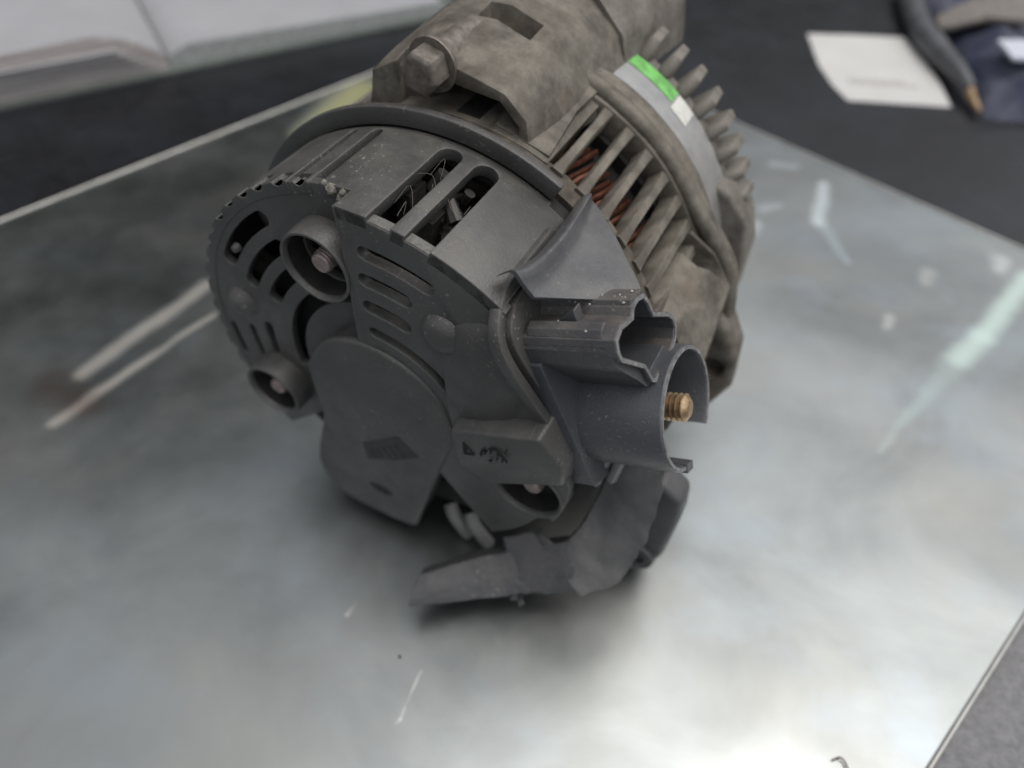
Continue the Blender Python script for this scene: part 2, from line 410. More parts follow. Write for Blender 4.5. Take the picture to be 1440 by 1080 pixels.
# ------------------------------------------------------------------ the alternator
HZ = 72.5                      # shaft height above the sheet
alt = empty('alternator', (-36.4, 125.5, 0), R(-26.193))  # most part coordinates below were unprojected from image pixels and baked in as millimetres
tag(alt, 'used car alternator with black plastic rear cover and dirty aluminium housing, lying on the sheet', 'alternator')
def part(name, VF, mat, smooth=35):
    o = mk(name, VF, mat, alt, smooth); o.location = (0, 0, HZ * S); return o
def sub(name, VF, mat, parent, smooth=35): return mk(name, VF, mat, parent, smooth)
PL = M['plastic']

# --- inner metalwork seen through the slots
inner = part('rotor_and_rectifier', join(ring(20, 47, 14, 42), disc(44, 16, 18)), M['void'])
sub('rectifier_fin', join(*[ring(48, 59, 13 + (i % 3) * 5, 16 + (i % 3) * 5 + 4, 50 + i * 9, 54 + i * 9) for i in range(14)]), M['inner'], inner)
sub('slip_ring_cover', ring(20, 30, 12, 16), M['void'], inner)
bits = []
random.seed(3)
for i in range(26):
    a = random.uniform(62, 112); r = random.uniform(50, 58); y = random.uniform(8, 30)
    bits.append(lathe(P(r, a, y), [(random.uniform(.8, 2.4), 0), (random.uniform(.6, 2), random.uniform(3, 9))], (random.uniform(-1, 1), random.uniform(-.3, 1), random.uniform(-1, 1)), 8))
sub('diode_lead', join(*bits), M['inner'], inner)
V = [];
wires = []
for i in range(9):
    a = random.choice([83 - random.uniform(0, 3), 74 - random.uniform(0, 3)]); y = random.uniform(8, 25); p = Vector(P(62, a, y))
    wires.append(tube(catmull([p, p + Vector((random.uniform(-4, 4), random.uniform(-4, 5), random.uniform(0, 4))), p + Vector((random.uniform(-6, 6), random.uniform(-5, 6), random.uniform(0, 3.4)))], 4), 0.05, 4))
lint = part('lint_fibres', join(*wires), M['lint']); lint['kind'] = 'stuff'

# --- black plastic rear cover: shell with axial slots
cover = part('rear_cover', ring(62, 65.2, 0, 33.4, 54.5, 200, 1.5), PL)
cuts = [shell_slot(79.8, 85.3, -1, 32.2), shell_slot(71.2, 76.8, -1, 32.4)]
cuts += [shell_slot(100.3, 103.3, 5, 32.6), shell_slot(107.4, 109.6, 5, 32.3)]
cuts += [ring(60, 70, -1, 6.4, 92.5, 201, 2)]                     # the left half of the cover is set back
def notch(k, y0, y1):
    a = 106 + k * 6.6 + random.uniform(-.6, .6); p = P(66.3 + random.uniform(-.2, .3), a, y0); return lathe(p, [(2.5, 0), (2.5, y1 - y0)], (0, 1, 0), 12)
random.seed(21); notches = [notch(k, 2, 9.5 + random.uniform(0, 3)) for k in range(15)]
cuts += notches
cut(cover, cuts, .45)
# right half of the rear plate
plate = sub('end_plate', disc(64.9, 0, 3, -50, 93), PL, cover)
sl = [arc_slot(54.6, 4.0, 86.5, 69.5, -2, 5), arc_slot(46.4, 4.0, 87.3, 74, -2, 5), arc_slot(38.0, 4.0, 86.8, 72, -2, 5),
      arc_slot(29.6, 3.4, 85.5, 41, -2, 5), arc_slot(22.6, 2.6, 84, 27, -2, 5), ring(5, 9, -2, 5)]
sl[-1] = lathe((46, -5, -10.5), [(9.6, 0), (9.6, 12)], (0, 1, 0), 28)
sl += [ring(63.9, 70, -2, 6, 79.6, 85.5, 1), ring(63.9, 70, -2, 6, 71.0, 77.0, 1), ring(54, 72, -3, 8, -60, -20), ring(58, 72, -3, 8, -30, 4), kprism([(-20, -70), (50, -70), (50, 32.8), (-20, 32.8)], 53.0, 95)]
cut(plate, sl, .3)
sub('step_wall', prism([(-3.6, 21), (-1.2, 21), (-1.2, 64.8), (-2.9, 64.8)], .15, 12), PL, cover)
rimw = []
for a0, a1 in ((79.9, 85.2), (71.3, 76.7)): rimw.append(ring(62.2, 64.15, .25, 2.9, a0, a1, 1))
sub('slot_sill', join(*rimw), simple('scraped_plastic', (.11, .108, .10), .6, mm=1, amp=.3, bump=.1), cover)
# left half, set back 6.5 mm
lp = sub('recessed_plate', disc(64.9, 6.6, 9, 91, 222), PL, cover)
sl = [arc_slot(57.6, 4.6, 125.5, 151, 3, 12), arc_slot(49.6, 4.4, 127, 153.5, 3, 12), arc_slot(41.8, 4.4, 133, 152.5, 3, 12),
      arc_slot(59.8, 2.6, 181.5, 192.5, 3, 12), arc_slot(51.5, 2.6, 179, 191.5, 3, 12), arc_slot(44.2, 3.2, 173.5, 192, 3, 12),
      ring(30.5, 35.3, 3, 12, 96, 191, 3), lathe((-12.5, 3, 44.2), [(8.0, 0), (8.0, 12)], (0, 1, 0), 28), lathe((-43.5, 3, -17.8), [(7.8, 0), (7.8, 12)], (0, 1, 0), 28)]
sl += notches
cut(lp, sl, .35)
# broken, dust-caked corner of the left half
random.seed(33); brk = []
for i in range(12):
    p = P(64.4 + random.uniform(-1.2, .8), 97.5 + random.uniform(-2.5, 4), 6.8 + random.uniform(-.6, 3)); q = random.uniform(.5, 1.7)
    brk.append(lathe(p, [(q * .3, 0), (q, q * .5), (q * .8, q * 1.2), (q * .2, q * 1.6)], (random.uniform(-1, 1), random.uniform(-1, 1), random.uniform(-1, 1)), 6))
sub('broken_corner', join(*brk), simple('dust_caked_plastic', (.15, .14, .12), .8, mm=1.2, amp=.4, bump=.2), cover)
# bolt bosses: open tubes, each with a stud end down inside
def boss(x, z, r, depth, tip=1):
    b = sub('bolt_boss', lathe((x, -.4, z), [(r - 1.1, 1.2), (r - .6, 0), (r, 0), (r + .25, .5), (r + .7, depth), (r - 1.3, depth), (r - 1.1, 1.2)], (0, 1, 0), 40, False), PL, cover)
    sub('bore_shade', lathe((x, .1, z), [(r - 1.25, 1.0), (r - 1.35, depth + 1), (.1, depth + 1.2)], (0, 1, 0), 40, False), M['void'], b)  # near-black lining paints the shade down the hole
    st = sub('threaded_stud', lathe((x + .6, 1.2, z + .5), [(0.1, 0), (2.3, .05), (2.7, .5)] + [(2.7 + (.28 if i % 2 else 0), .8 + i * .45) for i in range(14)] + [(3.0, 8), (5.2, 8.1), (5.2, 12)], (0, 1, 0), 12 if tip else 6), M['nutsteel'], b)
    rough_up(st, .25, 2)
boss(-12.5, 44.2, 9.9, 9); boss(-43.5, -17.8, 9.6, 9); boss(46, -10.5, 10.6, 6)
# small dome pips
sub('moulded_pip', join(lathe((-51.5, 3.2, 11.5), [(.2, 0), (1.8, .15), (3.2, .9), (5.2, 3.4), (6.4, 4.4)], (0, 1, 0), 20), lathe((-46.0, 4.9, 33.4), [(.1, 0), (1, .3), (1.4, 2)], (0, 1, 0), 10)), PL, cover, 60)
sub('gate_dome', lathe((22.4, -2.8, 38.6), [(.2, 0), (2.8, .2), (4.6, 1.1), (5.8, 3.0), (6.2, 5)], (0, 1, 0), 26), PL, cover, 60)
# bearing cap with its pointed lower lobe
cap = [(24 * math.cos(R(a)), 24 * math.sin(R(a))) for a in range(-4, 152, 6)] + [(-24.4, 5), (-24.2, -6), (-23.2, -15), (-25.5, -24), (-29.5, -36), (-32, -46), (-31, -55.5), (-26, -60.8), (-18, -63.4), (-4, -63.6), (5.6, -62), (10.5, -45), (17.5, -22)]
cp = sub('bearing_cap', prism(cap, -.8, 2.6), PL, cover); round_(cp, 1.5, 4)
sub('cap_wall', join(prism(offset(cap, -.9), 2.5, 13), ring(23, 30.4, 7.4, 9.6, 92, 200, 3)), PL, cover)
# dark rhombic badge with a dent's shade painted as a dark lens under it
badge = sub('badge', prism([(-9.6, -22.6), (4.6, -10.8), (11.4, -16.6), (2.0, -24.4), (-8.6, -30.4)], -.92, -.6), M['badge'], cp)
rhs = []
for i in range(5):
    t = i / 5; rhs.append(prism([(-7.5 + 13 * t, -23.5 + 10.5 * t - 1), (-6.7 + 13 * t, -23 + 10.5 * t - 1), (-4.6 + 13 * t, -27.2 + 9 * t), (-5.4 + 13 * t, -27.6 + 9 * t)], -1.05, -.9))
sub('badge_relief', join(*rhs), M['badge'], badge)
sub('cap_dent_shade', prism([(-10.6, -45.6), (-7, -44.4), (-3.8, -44.6), (-1.8, -46.6), (-4.5, -48.4), (-8.5, -48)], -1.0, -.7), M['ink'], cp)
# raised lip round the front of the cover, with the dark groove before it
lip = sub('rim_lip', join(ring(64.8, 69.6, 35.6, 38.0, 60.3, 205, 1.5), ring(63.5, 64.4, 33, 36, 60, 205, 2)), PL, cover); round_(lip, .6)
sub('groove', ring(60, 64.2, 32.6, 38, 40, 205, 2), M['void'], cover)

# --- side block of the cover that takes the connector
left = [(22.0, 0, 36.2), (21.4, 0, 33.0), (22.3, 0, 18), (23.4, 0, 4.7), (25.8, 0, -6.7), (34.7, 0, -9.2)]
rgt = [K(53.6, 9.5, 33.4), K(53.6, 3.4, 33.2), K(53.6, -1.8, 28.6), K(53.6, -2.6, 22.8), K(53.6, -.4, 10.4), K(53.6, 3.9, -9.2), K(53.6, 6.2, -20.2), K(53.6, 12.5, -30.6)]
lf = [(28, 2, 45.6), (23.6, .2, 41.0), (22.0, -.2, 36.2), (22.2, -.5, 27), (23.0, -1.2, 17), (24.4, -1.2, 4.7), (26.8, -.8, -4.7), (34.9, 1.6, -9.4)]
V = []; F = []; nr = len(lf); m_ = 5
for (a, b) in zip(lf, rgt):
    for k in range(m_ + 1):
        t = k / m_; p = Vector(a).lerp(Vector(b), t); p.y -= 1.5 * math.sin(math.pi * min(1, t * 1.1)) * (1 if 1 < 8 else 0); V.append(tuple(p))
for j in range(nr - 1):
    for k in range(m_): q = j * (m_ + 1) + k; F.append((q, q + 1, q + m_ + 2, q + m_ + 1))
n0 = len(V)
V += [(v[0], 30, v[2]) for v in V]
per = [k for k in range(m_ + 1)] + [j * (m_ + 1) + m_ for j in range(1, nr)] + [(nr - 1) * (m_ + 1) + k for k in range(m_ - 1, -1, -1)] + [j * (m_ + 1) for j in range(nr - 2, 0, -1)]
for a, b in zip(per, per[1:] + per[:1]): F.append((a, b, n0 + b, n0 + a))
for j in range(nr - 1):
    for k in range(m_): q = n0 + j * (m_ + 1) + k; F.append((q, q + m_ + 1, q + m_ + 2, q + 1))
blk = sub('connector_block', (V, F), PL, cover, 50)
def fine(o, lv=1):
    def fn(o): m = o.modifiers.new('s', 'SUBSURF'); m.levels = lv; m.render_levels = lv; m.subdivision_type = 'SIMPLE'
    return modify(o, fn, 50)
# collar strip following the gap, and the connector base inside it
gap = [(11, 34.4), (4.4, 34.2), (-.9, 30.6), (-2.6, 26.6), (-2.2, 20.6), (.2, 9.6), (4.6, -9.0), (7.0, -19.6), (11.5, -27.5), (19, -32.5), (34, -32.5), (34, 34.4)]
outer = offset(gap, .4); outline = smooth_poly(offset(gap, 2.7), 2); innerl = smooth_poly(offset(gap, .1), 2)
n = len(outline)
def band(A, B, k0, k1):
    n = len(A); V = [K(k0, y, e) for y, e in A] + [K(k1, y, e) for y, e in A] + [K(k0, y, e) for y, e in B] + [K(k1, y, e) for y, e in B]; F = []
    for i in range(n):
        j = (i + 1) % n; F += [(i, j, n + j, n + i), (2 * n + i, 3 * n + i, 3 * n + j, 2 * n + j), (n + i, n + j, 3 * n + j, 3 * n + i), (i, 2 * n + i, 2 * n + j, j)]
    return V, F
col = sub('collar', band(outline, innerl, 52.4, 55.4), PL, cover); round_(col, .45)
# label box with the recycling triangle and characters
lab = sub('marked_panel', loft([[(26.0, -5.6, 10.6), (50.4, -5.6, 21.8), (56.6, -2.4, 10.4), (56.6, -2.0, 2.2), (37.2, -5.4, -6.0), (28.2, -5.6, -3.0)],
                               [(24.3, 6, 12.2), (51.2, 6, 24.6), (57.6, 8, 10.4), (57.8, 8, .2), (37.0, 8, -9.4), (25.6, 6, -6.4)]]), PL, cover); round_(lab, 1.0, 3)
def on_panel(u, v):          # u along the panel, v up it
    o = Vector((30.6, -5.7, 2.8)); ua = Vector((19.5, -.7, 7.6)).normalized(); va = Vector((-.36, .02, .93)).normalized()
    return o + ua * u + va * v
def stroke(a, b, wd=.36):
    p, q = on_panel(*a), on_panel(*b); d = (q - p); nrm = Vector((0, -1, 0)); s_ = d.cross(nrm).normalized() * wd / 2
    lo = [p - s_, p + s_, q + s_, q - s_]
    return loft([[v + Vector((0, .35, 0)) for v in lo], [v + Vector((0, -.22, 0)) for v in lo]])
marks = [((0, 1.2), (1.6, 5.6)), ((1.6, 5.6), (3.2, 1.4)), ((0, 1.2), (3.2, 1.4)), ((1.2, 2.2), (1.8, 4)),
         ((5.6, 1.6), (6.0, 3.0)), ((6.4, 3.6), (8.2, 3.7)), ((7.2, 2.6), (7.7, 4.8)), ((7.6, .4), (8.6, .5)),
         ((9.4, 5.0), (11.6, 5.3)), ((9.2, 3.2), (9.8, 4.4)), ((11.2, 2.9), (11.8, 4.2)), ((10.2, 1.0), (10.8, 2.0)), ((12.0, .9), (12.5, 2.0)), ((11.6, 5.3), (13.6, 1.2)), ((14.3, 4.6), (14.8, 5.6))]
sub('moulded_mark', join(*[stroke(a, b) for a, b in marks]), M['ink'], cover)

# --- sideways connector
base = part('connector', kprism(smooth_poly(offset(gap, -1.3), 2), 44, 55.9), PL); round_(base, .5)
plug_out = [(2.0, 19.6), (1.4, 22.5), (2.4, 25.0), (6.0, 26.1), (11.0, 24.6), (12.2, 26.2), (15.4, 26.4), (18.4, 25.2), (19.8, 22.4), (20.8, 18.4), (27.2, 13.6), (29.2, 11.0), (29.5, 7.6), (27.4, 4.9), (22.4, 3.9), (13.6, 4.0), (11.6, 5.6), (10.0, 11.0)]
plug_in = offset(plug_out, -1.15)
def hollow(A, B, k0, k1, kfloor, jag=0):
    """thin-walled socket: outside A, inside B, open at k1, with a floor at kfloor"""
    n = len(A); V = []; rows = [(A, k0), (A, k0 + (k1 - k0) * .5), (A, k1 - .5), (A, k1), (B, k1), (B, k1 - .8), (B, kfloor)]
    for P_, k in rows:
        for y, e in P_: V.append(K(k + (random.uniform(-jag, jag) if k >= k1 - .01 and jag else 0), y, e))
    F = [(j * n + i, j * n + (i + 1) % n, (j + 1) * n + (i + 1) % n, (j + 1) * n + i) for j in range(len(rows) - 1) for i in range(n)]
    F += [tuple(range(n)), tuple(range((len(rows) - 1) * n, len(rows) * n))]
    return V, F
def dense(p, m=4): return [tuple(Vector(p[i]).lerp(Vector(p[(i + 1) % len(p)]), k / m)) for i in range(len(p)) for k in range(m)]
sp = dense(plug_out, 2); spi = offset(sp, -1.2)
plug = sub('plug_socket', hollow(sp, spi, 50, 78, 58, .1), M['plug'], base, 30)
M['rim'] = simple('worn_plastic_rim', (.17, .17, .168), .5, mm=2, amp=.45, bump=.08)
def krim(A, B, k0, k1): return band(A, B, k0, k1)
rm = sub('socket_rim', krim(offset(sp, -.1), offset(sp, -1.0), 77.6, 78.25), M['rim'], base); rough_up(rm, .12, 1.2)
sub('socket_side', kprism([(1.7, 23.5), (1.5, 19), (4.6, 14.2), (8.2, 9.2), (11.0, 4.8), (13.8, 3.6), (12, 6), (10.2, 11), (2.4, 19.6)], 50, 76.8), M['plug'], base, 60)
# ledges and the locking wedge on top of the plug
sub('plug_ridge', join(kprism([(2.6, 25.0), (3.6, 26.6), (5.6, 27.1), (6.6, 26.0)], 57, 75), kprism([(12.4, 26.0), (13.0, 27.3), (18.4, 26.2), (18.6, 24.9)], 55, 77.8)), M['plug'], base)
wd = join(loft([[K(63.5, 7.2, 26), K(63.5, 9.6, 26), K(63.5, 9.6, 26.3), K(63.5, 7.2, 26.3)], [K(67.4, 7.2, 25.5), K(67.4, 10.2, 25.2), K(67.4, 10.2, 28.6), K(67.4, 7.2, 28.8)]]))
sub('locking_wedge', wd, M['plug'], base)
fl = []
random.seed(11)
for i in range(34):
    k = random.uniform(62, 76.5); y = random.gauss(14.5, 1.2) if i < 24 else random.uniform(3, 9); fl.append(lathe(K(k, y, 26.7 if y > 11 else 26.2), [(.1, 0), (random.uniform(.15, .45), .12), (.1, .4)], (-.4, 0, .9), 6))
sub('flash_crumb', join(*fl), simple('scuffed_plastic', (.36, .35, .33), .7, mm=1), base)
# round shroud, cut open at its lower front
cy, ce, ro, ri = 20., -10., 15.6, 14.1
A0, A1 = -58, 238
secs = []
N_ = 60; prof = [(ro + .4, 46), (ro, 60), (ro, 80), (ro - .35, 80.35), (ri + .3, 80.3), (ri, 79.6), (ri, 58)]
for i in range(N_ + 1):
    a = R(A0 + (A1 - A0) * i / N_); secs.append([K(k, cy + r * math.cos(a), ce + r * math.sin(a)) for r, k in prof])
shroud = sub('terminal_shroud', loft(secs), M['tube'], base, 40)
sub('shroud_rim', loft([[K(k, cy + r * math.cos(R(A0 + (A1 - A0) * i / N_)), ce + r * math.sin(R(A0 + (A1 - A0) * i / N_))) for r, k in ((ro - .25, 80), (ro - .3, 80.55), (ri + .35, 80.5), (ri + .3, 80))] for i in range(N_ + 1)]), M['rim'], base, 40)
sub('shroud_floor', join(kprism([(cy + ri * math.cos(R(a)), ce + ri * math.sin(R(a))) for a in range(0, 360, 12)], 50, 58), kprism([(3, -24), (12, -28.5), (30, -28.5), (34, 24), (14, 24), (1, 18)], 50, 58.6)), M['tube'], base)
sub('shroud_lug', kprism([(11.2, -23.6), (14.6, -25.2), (15.4, -23.2), (12.2, -21.4)], 70, 80.8), M['tube'], base)
sub('web', kprism([(11.5, 4.6), (25, 4.6), (23, 7), (13, 7)], 52, 77), M['tube'], base)
# threaded stud
prof = [(.1, 0), (2.2, .05), (2.9, .7)]
for i in range(9): prof += [(3.55, 1.0 + i * 1.35), (3.6, 1.25 + i * 1.35), (2.85, 1.75 + i * 1.35), (2.85, 2.05 + i * 1.35)]
prof += [(3.2, 14), (5.5, 14.1), (5.5, 20)]
st = sub('threaded_stud', lathe(K(81.2, cy, ce + .2), prof, tuple(-Dv), 28), M['stud'], base, 50)

# smooth flap between shell, fins and plug
def sheetbody(rows, th, nrm):
    """rows of 3-D points -> sheet with thickness"""
    n = len(rows[0]); m_ = len(rows); V = [tuple(p) for r in rows for p in r]; V += [tuple(Vector(p) - Vector(nrm) * th) for r in rows for p in r]; F = []; N = n * m_
    for j in range(m_ - 1):
        for i in range(n - 1):
            a = j * n + i; F += [(a, a + 1, a + n + 1, a + n), (N + a, N + a + n, N + a + n + 1, N + a + 1)]
    per = list(range(n)) + [j * n + n - 1 for j in range(1, m_)] + [(m_ - 1) * n + i for i in range(n - 2, -1, -1)] + [j * n for j in range(m_ - 2, 0, -1)]
    for a, b in zip(per, per[1:] + per[:1]): F.append((a, b, N + b, N + a))
    return V, F
# ridge: a half pipe from (phi 56, y 40) down to (phi 57, y 3), then the flat triangle to its right
rows = []
spine_l = catmull([P(67.0, 56.2, 41.6), P(68.0, 55.8, 26.9), P(69.0, 56.2, 14.3), P(69.5, 57.9, 7.0), P(69.0, 59.2, 3.2)], 5)
crest = catmull([P(69.0, 54.8, 41.8), P(71.2, 54.4, 26.1), P(72.4, 54.9, 14.5), P(73.0, 55.7, 6.3), P(73.4, 57.4, 2.8)], 5)
spine_r = catmull([P(67.5, 53.4, 42.8), P(69.2, 51.3, 30.1), P(70.0, 50.8, 19.8), P(70.5, 50.9, 12.0), P(70.5, 52.2, 4.1)], 5)
far = catmull([P(68.0, 52.9, 42.4), P(72.0, 48.0, 35.6), P(75.0, 43.6, 29.6), P(78.0, 40.7, 24.5), P(79.0, 38.5, 21.0)], 5)
for a, b, c, d in zip(spine_l, crest, spine_r, far):
    row = []
    for t in (0, .25, .5, .75): q = a.lerp(b, t); q2 = q + b.normalized() * (1.3 * math.sin(math.pi * t)); row.append(q2)
    for t in (0, .33, .66): q = b.lerp(c, t); row.append(q - b.normalized() * (.25 * math.sin(math.pi * t)))
    for t in (0, .25, .5, .75, 1): row.append(c.lerp(d, t))
    rows.append(row)
flap = part('cover_flap', sheetbody(rows, 1.3, (.55, -.1, .8)), M['flap'], 60)

# --- rear aluminium housing
house = part('rear_housing', join(ring(58, 65.5, 38.5, 45.5, -60, 205, 2), ring(50, 54, 38, 90, 0, 360, 4)), M['cast_dark']); rough_up(house, .35, 6)
ringb = sub('joint_flange', join(ring(56, 67.2, 76.5, 84.5, -60, 205, 2), ring(66, 69.0, 84.8, 88.5, -60, 205, 2)), M['cast'], house); round_(ringb, .8); rough_up(ringb, .4, 9)
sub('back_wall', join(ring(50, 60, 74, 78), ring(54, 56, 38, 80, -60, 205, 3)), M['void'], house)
pr = None
fin_phis = [63.4 - 6.8 * i for i in range(7)] + [112 + 7 * i for i in range(10)]
def fin_mesh():
    secs = []
    for i in range(9):
        y = 43.5 + i * 4.2; ww = 1.35 + (.55 if i in (0, 8) else 0) + (.15 if i in (1, 7) else 0)
        secs.append([(61, y, -ww * 1.05), (66.0, y, -ww), (66.5, y, -ww * .75), (66.5, y, ww * .75), (66.0, y, ww), (61, y, ww * 1.05)])
    me = mesh_from('cooling_fin', *loft(secs), M['cast'], 35); return me
fm = fin_mesh()
for i, a in enumerate(fin_phis):
    o = obj('cooling_fin', fm, house); o.rotation_euler = (0, -R(a), 0)
# copper winding ends seen between the fins
wv = []
random.seed(5)
for i in range(90):
    a = 14 + i * 2.05; r = 56.5 + random.uniform(-.6, 1.6)
    wv.append(tube([P(r - .5, a + 2.6, 52 + random.uniform(-2, 1)), P(r + .7, a + 1.4, 57), P(r + .6, a, 62), P(r, a - 1.6, 68 + random.uniform(0, 4))], .85, 6))
wnd = part('stator_winding', join(*wv), M['copper']); wnd['kind'] = 'stuff'
# upper lug: hollow block that overhangs the cover, rectangular pocket in its top
def hexa(pts8): return pts8, [(0, 1, 2, 3), (7, 6, 5, 4), (0, 4, 5, 1), (1, 5, 6, 2), (2, 6, 7, 3), (3, 7, 4, 0)]
lug = sub('mounting_lug', loft([[(-27, 46, 58), (-24, 46, 70.5), (-13, 45.5, 76.5), (.5, 45, 77.5), (14.5, 45, 74), (20, 46, 68), (21, 46, 60)],
                               [(-29, 60, 57), (-26, 60, 70.5), (-15, 60, 78.5), (.5, 60, 80), (15, 60, 76), (22, 60, 68), (24, 60, 58)],
                               [(-31, 78, 55), (-28, 78, 70), (-17, 79, 79.4), (0, 80, 81), (13.5, 82, 77), (20, 82, 69), (28, 82, 56)],
                               [(-31, 104, 55), (-28, 104, 70), (-17, 104, 78.4), (0, 104, 80.5), (13, 104, 77), (22, 104, 69), (28, 104, 56)]]), M['cast'], house)
fine(lug, 1); rough_up(lug, .9, 14); rough_up(lug, .35, 4, 3)
cut(lug, [loft([[(-9.5, 40, 62), (-9.5, 40, 74.2), (13, 40, 71.6), (17.8, 40, 66), (17.8, 40, 58), (-9.5, 40, 55)], [(-9.5, 64, 62), (-9.5, 64, 74.6), (13, 64, 72), (18.2, 64, 66), (18.2, 64, 58), (-9.5, 64, 55)]]),
          loft([[(-16, 40, 56), (-16, 40, 84), (-8.9, 40, 84), (-8.9, 40, 56)], [(-16, 50, 56), (-16, 50, 84), (-8.9, 50, 84), (-8.9, 50, 56)]]),
          loft([[(-5.5, 68, 70), (-5.5, 68, 86), (10, 67, 86), (10, 67, 66)], [(-6, 76.5, 70), (-6, 76.5, 86), (9.5, 76, 86), (9.5, 76, 66)]])], 1.2)
sub('lug_web_and_shade', join(box(-9, 17, 64.2, 66, 56, 72), loft([[(-14, 46, 55), (-14, 46, 62), (2, 46, 66.2), (16, 46, 64.0), (20, 46, 60)], [(-14, 65, 55), (-14, 65, 62), (2, 65, 66.2), (16, 65, 64.0), (20, 65, 60)]])), M['void'], house)  # black box and filler, painted shade for the hollow under the lug
# web from the lug down to the fins
sub('lug_web_and_shade', loft([[P(64, 82, 46), P(66.5, 80, 46), P(66.5, 66.6, 46), P(62, 66, 46)], [P(64, 84, 66), P(70, 80, 66), P(67.5, 68.6, 66), P(62, 68, 66)], [P(64, 84, 80), P(72, 80, 80), P(68, 68, 80), P(62, 68, 80)]]), M['cast'], house)
sub('side_wall', ring(58, 65.8, 44, 78, 66, 112, 3), M['cast'], house)
sub('side_wall', ring(58, 65.6, 44, 78, 112, 205, 3), M['cast_dark'], house)
# lower right lug and foot
lowlug = sub('mounting_lug', loft([[(50, 45, 26), (60, 45, 26), (67, 45, 20), (75.6, 46, 3.5), (72, 46, -20), (64, 46, -32), (52, 46, -34)],
                                  [(50, 60, 27), (60, 60, 27.5), (68, 60, 21), (75.2, 60, 9), (73, 60, -14), (66, 60, -32), (52, 60, -36)],
                                  [(50, 76.5, 29), (59, 76.5, 31), (67, 76.5, 26), (73.8, 76.5, 17.2), (75, 76.5, -6), (68, 76.5, -30), (52, 76.5, -36)]]), M['cast'], house)
fine(lowlug, 2); rough_up(lowlug, .35, 16)
def cyl(pts, r0, r1):
    n = len(pts); V = [P(r0, a, y) for a, y in pts] + [P(r1, a, y) for a, y in pts]
    return V, [tuple(range(n)), tuple(range(2 * n - 1, n - 1, -1))] + [(i, (i + 1) % n, n + (i + 1) % n, n + i) for i in range(n)]
cut(lowlug, [cyl([(34, 66), (34, 75), (17.5, 75.6), (15, 73.5), (22, 68)], 58, 90)], .8)
# bead of the joint, running out to the corner of the lower lug
bead = catmull([P(67.4, 92, 81), P(67.6, 75, 80.5), P(67.6, 60, 80), P(67.6, 45, 80), P(68.2, 33, 79.5), P(70.6, 24, 79), P(74.6, 14.5, 78.2), P(75.4, 4, 78.0)], 8)
sub('joint_bead', tube(bead, 2.5, 10), M['cast'], house, 60)
sub('joint_bead', tube([Vector(p) + Vector((0, 4.6, 0)) - Vector((p.x, 0, p.z)).normalized() * .6 for p in bead], 2.0, 10), M['cast'], house, 60)
foot = sub('rear_foot', loft([[(70, 72, 8), (75, 72, 6), (83, 72, -7), (84.5, 72, -20), (79, 72, -34), (66, 72, -36)], [(70, 84, 10), (75, 84, 8), (82.5, 84, -6), (84, 84, -22), (78, 84, -40), (64, 84, -40)]]), M['cast'], house)
round_(foot, 2.2, 3)
cut(foot, [lathe((76.5, 68, -14), [(4.2, 0), (4.2, 10)], (0, 1, 0), 20)], .4)
# hex bolt
hx = part('hex_bolt', lathe((-5.2, 38.4, 76.4), [(4.3, 0), (5.5, .8), (5.5, 6.6)], (0, 1, 0), 6), M['bolt'], 20); round_(hx, .35)
sub('washer', lathe((-5.2, 44.8, 76.4), [(6.6, 0), (6.8, .4), (6.6, 1.4)], (0, 1, 0), 32), M['bolt'], hx)
sub('bolt_shank', lathe((-5.2, 46, 76.4), [(4.4, 0), (4.4, 20)], (0, 1, 0), 20), M['bolt'], hx)

# --- stator band, paint marks, front housing with its row of teeth
stat = part('stator_core', ring(50, 66.6, 88.5, 107.5, 0, 360, 2), M['stator'])
sub('green_paint_mark', ring(66.6, 66.8, 101.2, 107.2, 53.2, 71.5, 1), M['green'], stat)
sub('white_paint_mark', ring(66.6, 66.85, 98.6, 106.6, 46.6, 52.6, 1), M['white'], stat)
front = part('front_housing', join(ring(40, 66.2, 107.5, 112, 0, 360, 3), ring(30, 54, 112, 128, 0, 360, 4)), M['cast_far'])
secs = []
for y, t in ((108, 2.6), (112, 2.6), (120, 2.2)):
    top = 66 if y < 109 else 71.5
    secs.append([(56, y, -t * 1.3), (top - .8, y, -t * .75), (top, y, -t * .55), (top, y, t * .55), (top - .8, y, t * .75), (56, y, t * 1.3)])
tm = mesh_from('cooling_tooth', *loft(secs), M['cast_far'], 50)
for i in range(22):
    a = 65.7 - i * 6.6 if i < 11 else 112 + (i - 11) * 8
    o = obj('cooling_tooth', tm, front); o.rotation_euler = (0, -R(a), 0)
ul = sub('mounting_lug', loft([[(-33, 100, 54), (-29, 100, 72), (-16, 100, 80), (0, 100, 82), (14, 100, 78), (23, 100, 69), (26, 100, 56)], [(-34, 140, 50), (-30, 140, 74), (-16, 140, 86), (6, 140, 88), (20, 140, 82), (28, 140, 70), (30, 140, 54)]]), M['cast_far'], front)
fine(ul, 2); rough_up(ul, .6, 16); rough_up(ul, .5, 5, 2)
rl = sub('mounting_lug', loft([[(56, 100, 33), (64, 100, 30), (71.5, 100, 22), (73.5, 100, 8), (73.5, 100, -12), (62, 100, -34)], [(54, 126, 32), (61, 126, 27), (69, 126, 14), (73, 126, 2), (73, 126, -18), (60, 126, -40)]]), M['cast_far'], front)
round_(rl, 2.0, 3); rough_up(rl, .2, 12)
sub('body_side', ring(50, 65, 107, 140, 112, 250, 4), M['cast_dark'], front)
part('pulley_shaft', lathe((0, 126, 0), [(12, 0), (12, 30), (28, 14), (28, 30), (9, 30)], (0, 1, 0), 40), M['cast_far'])

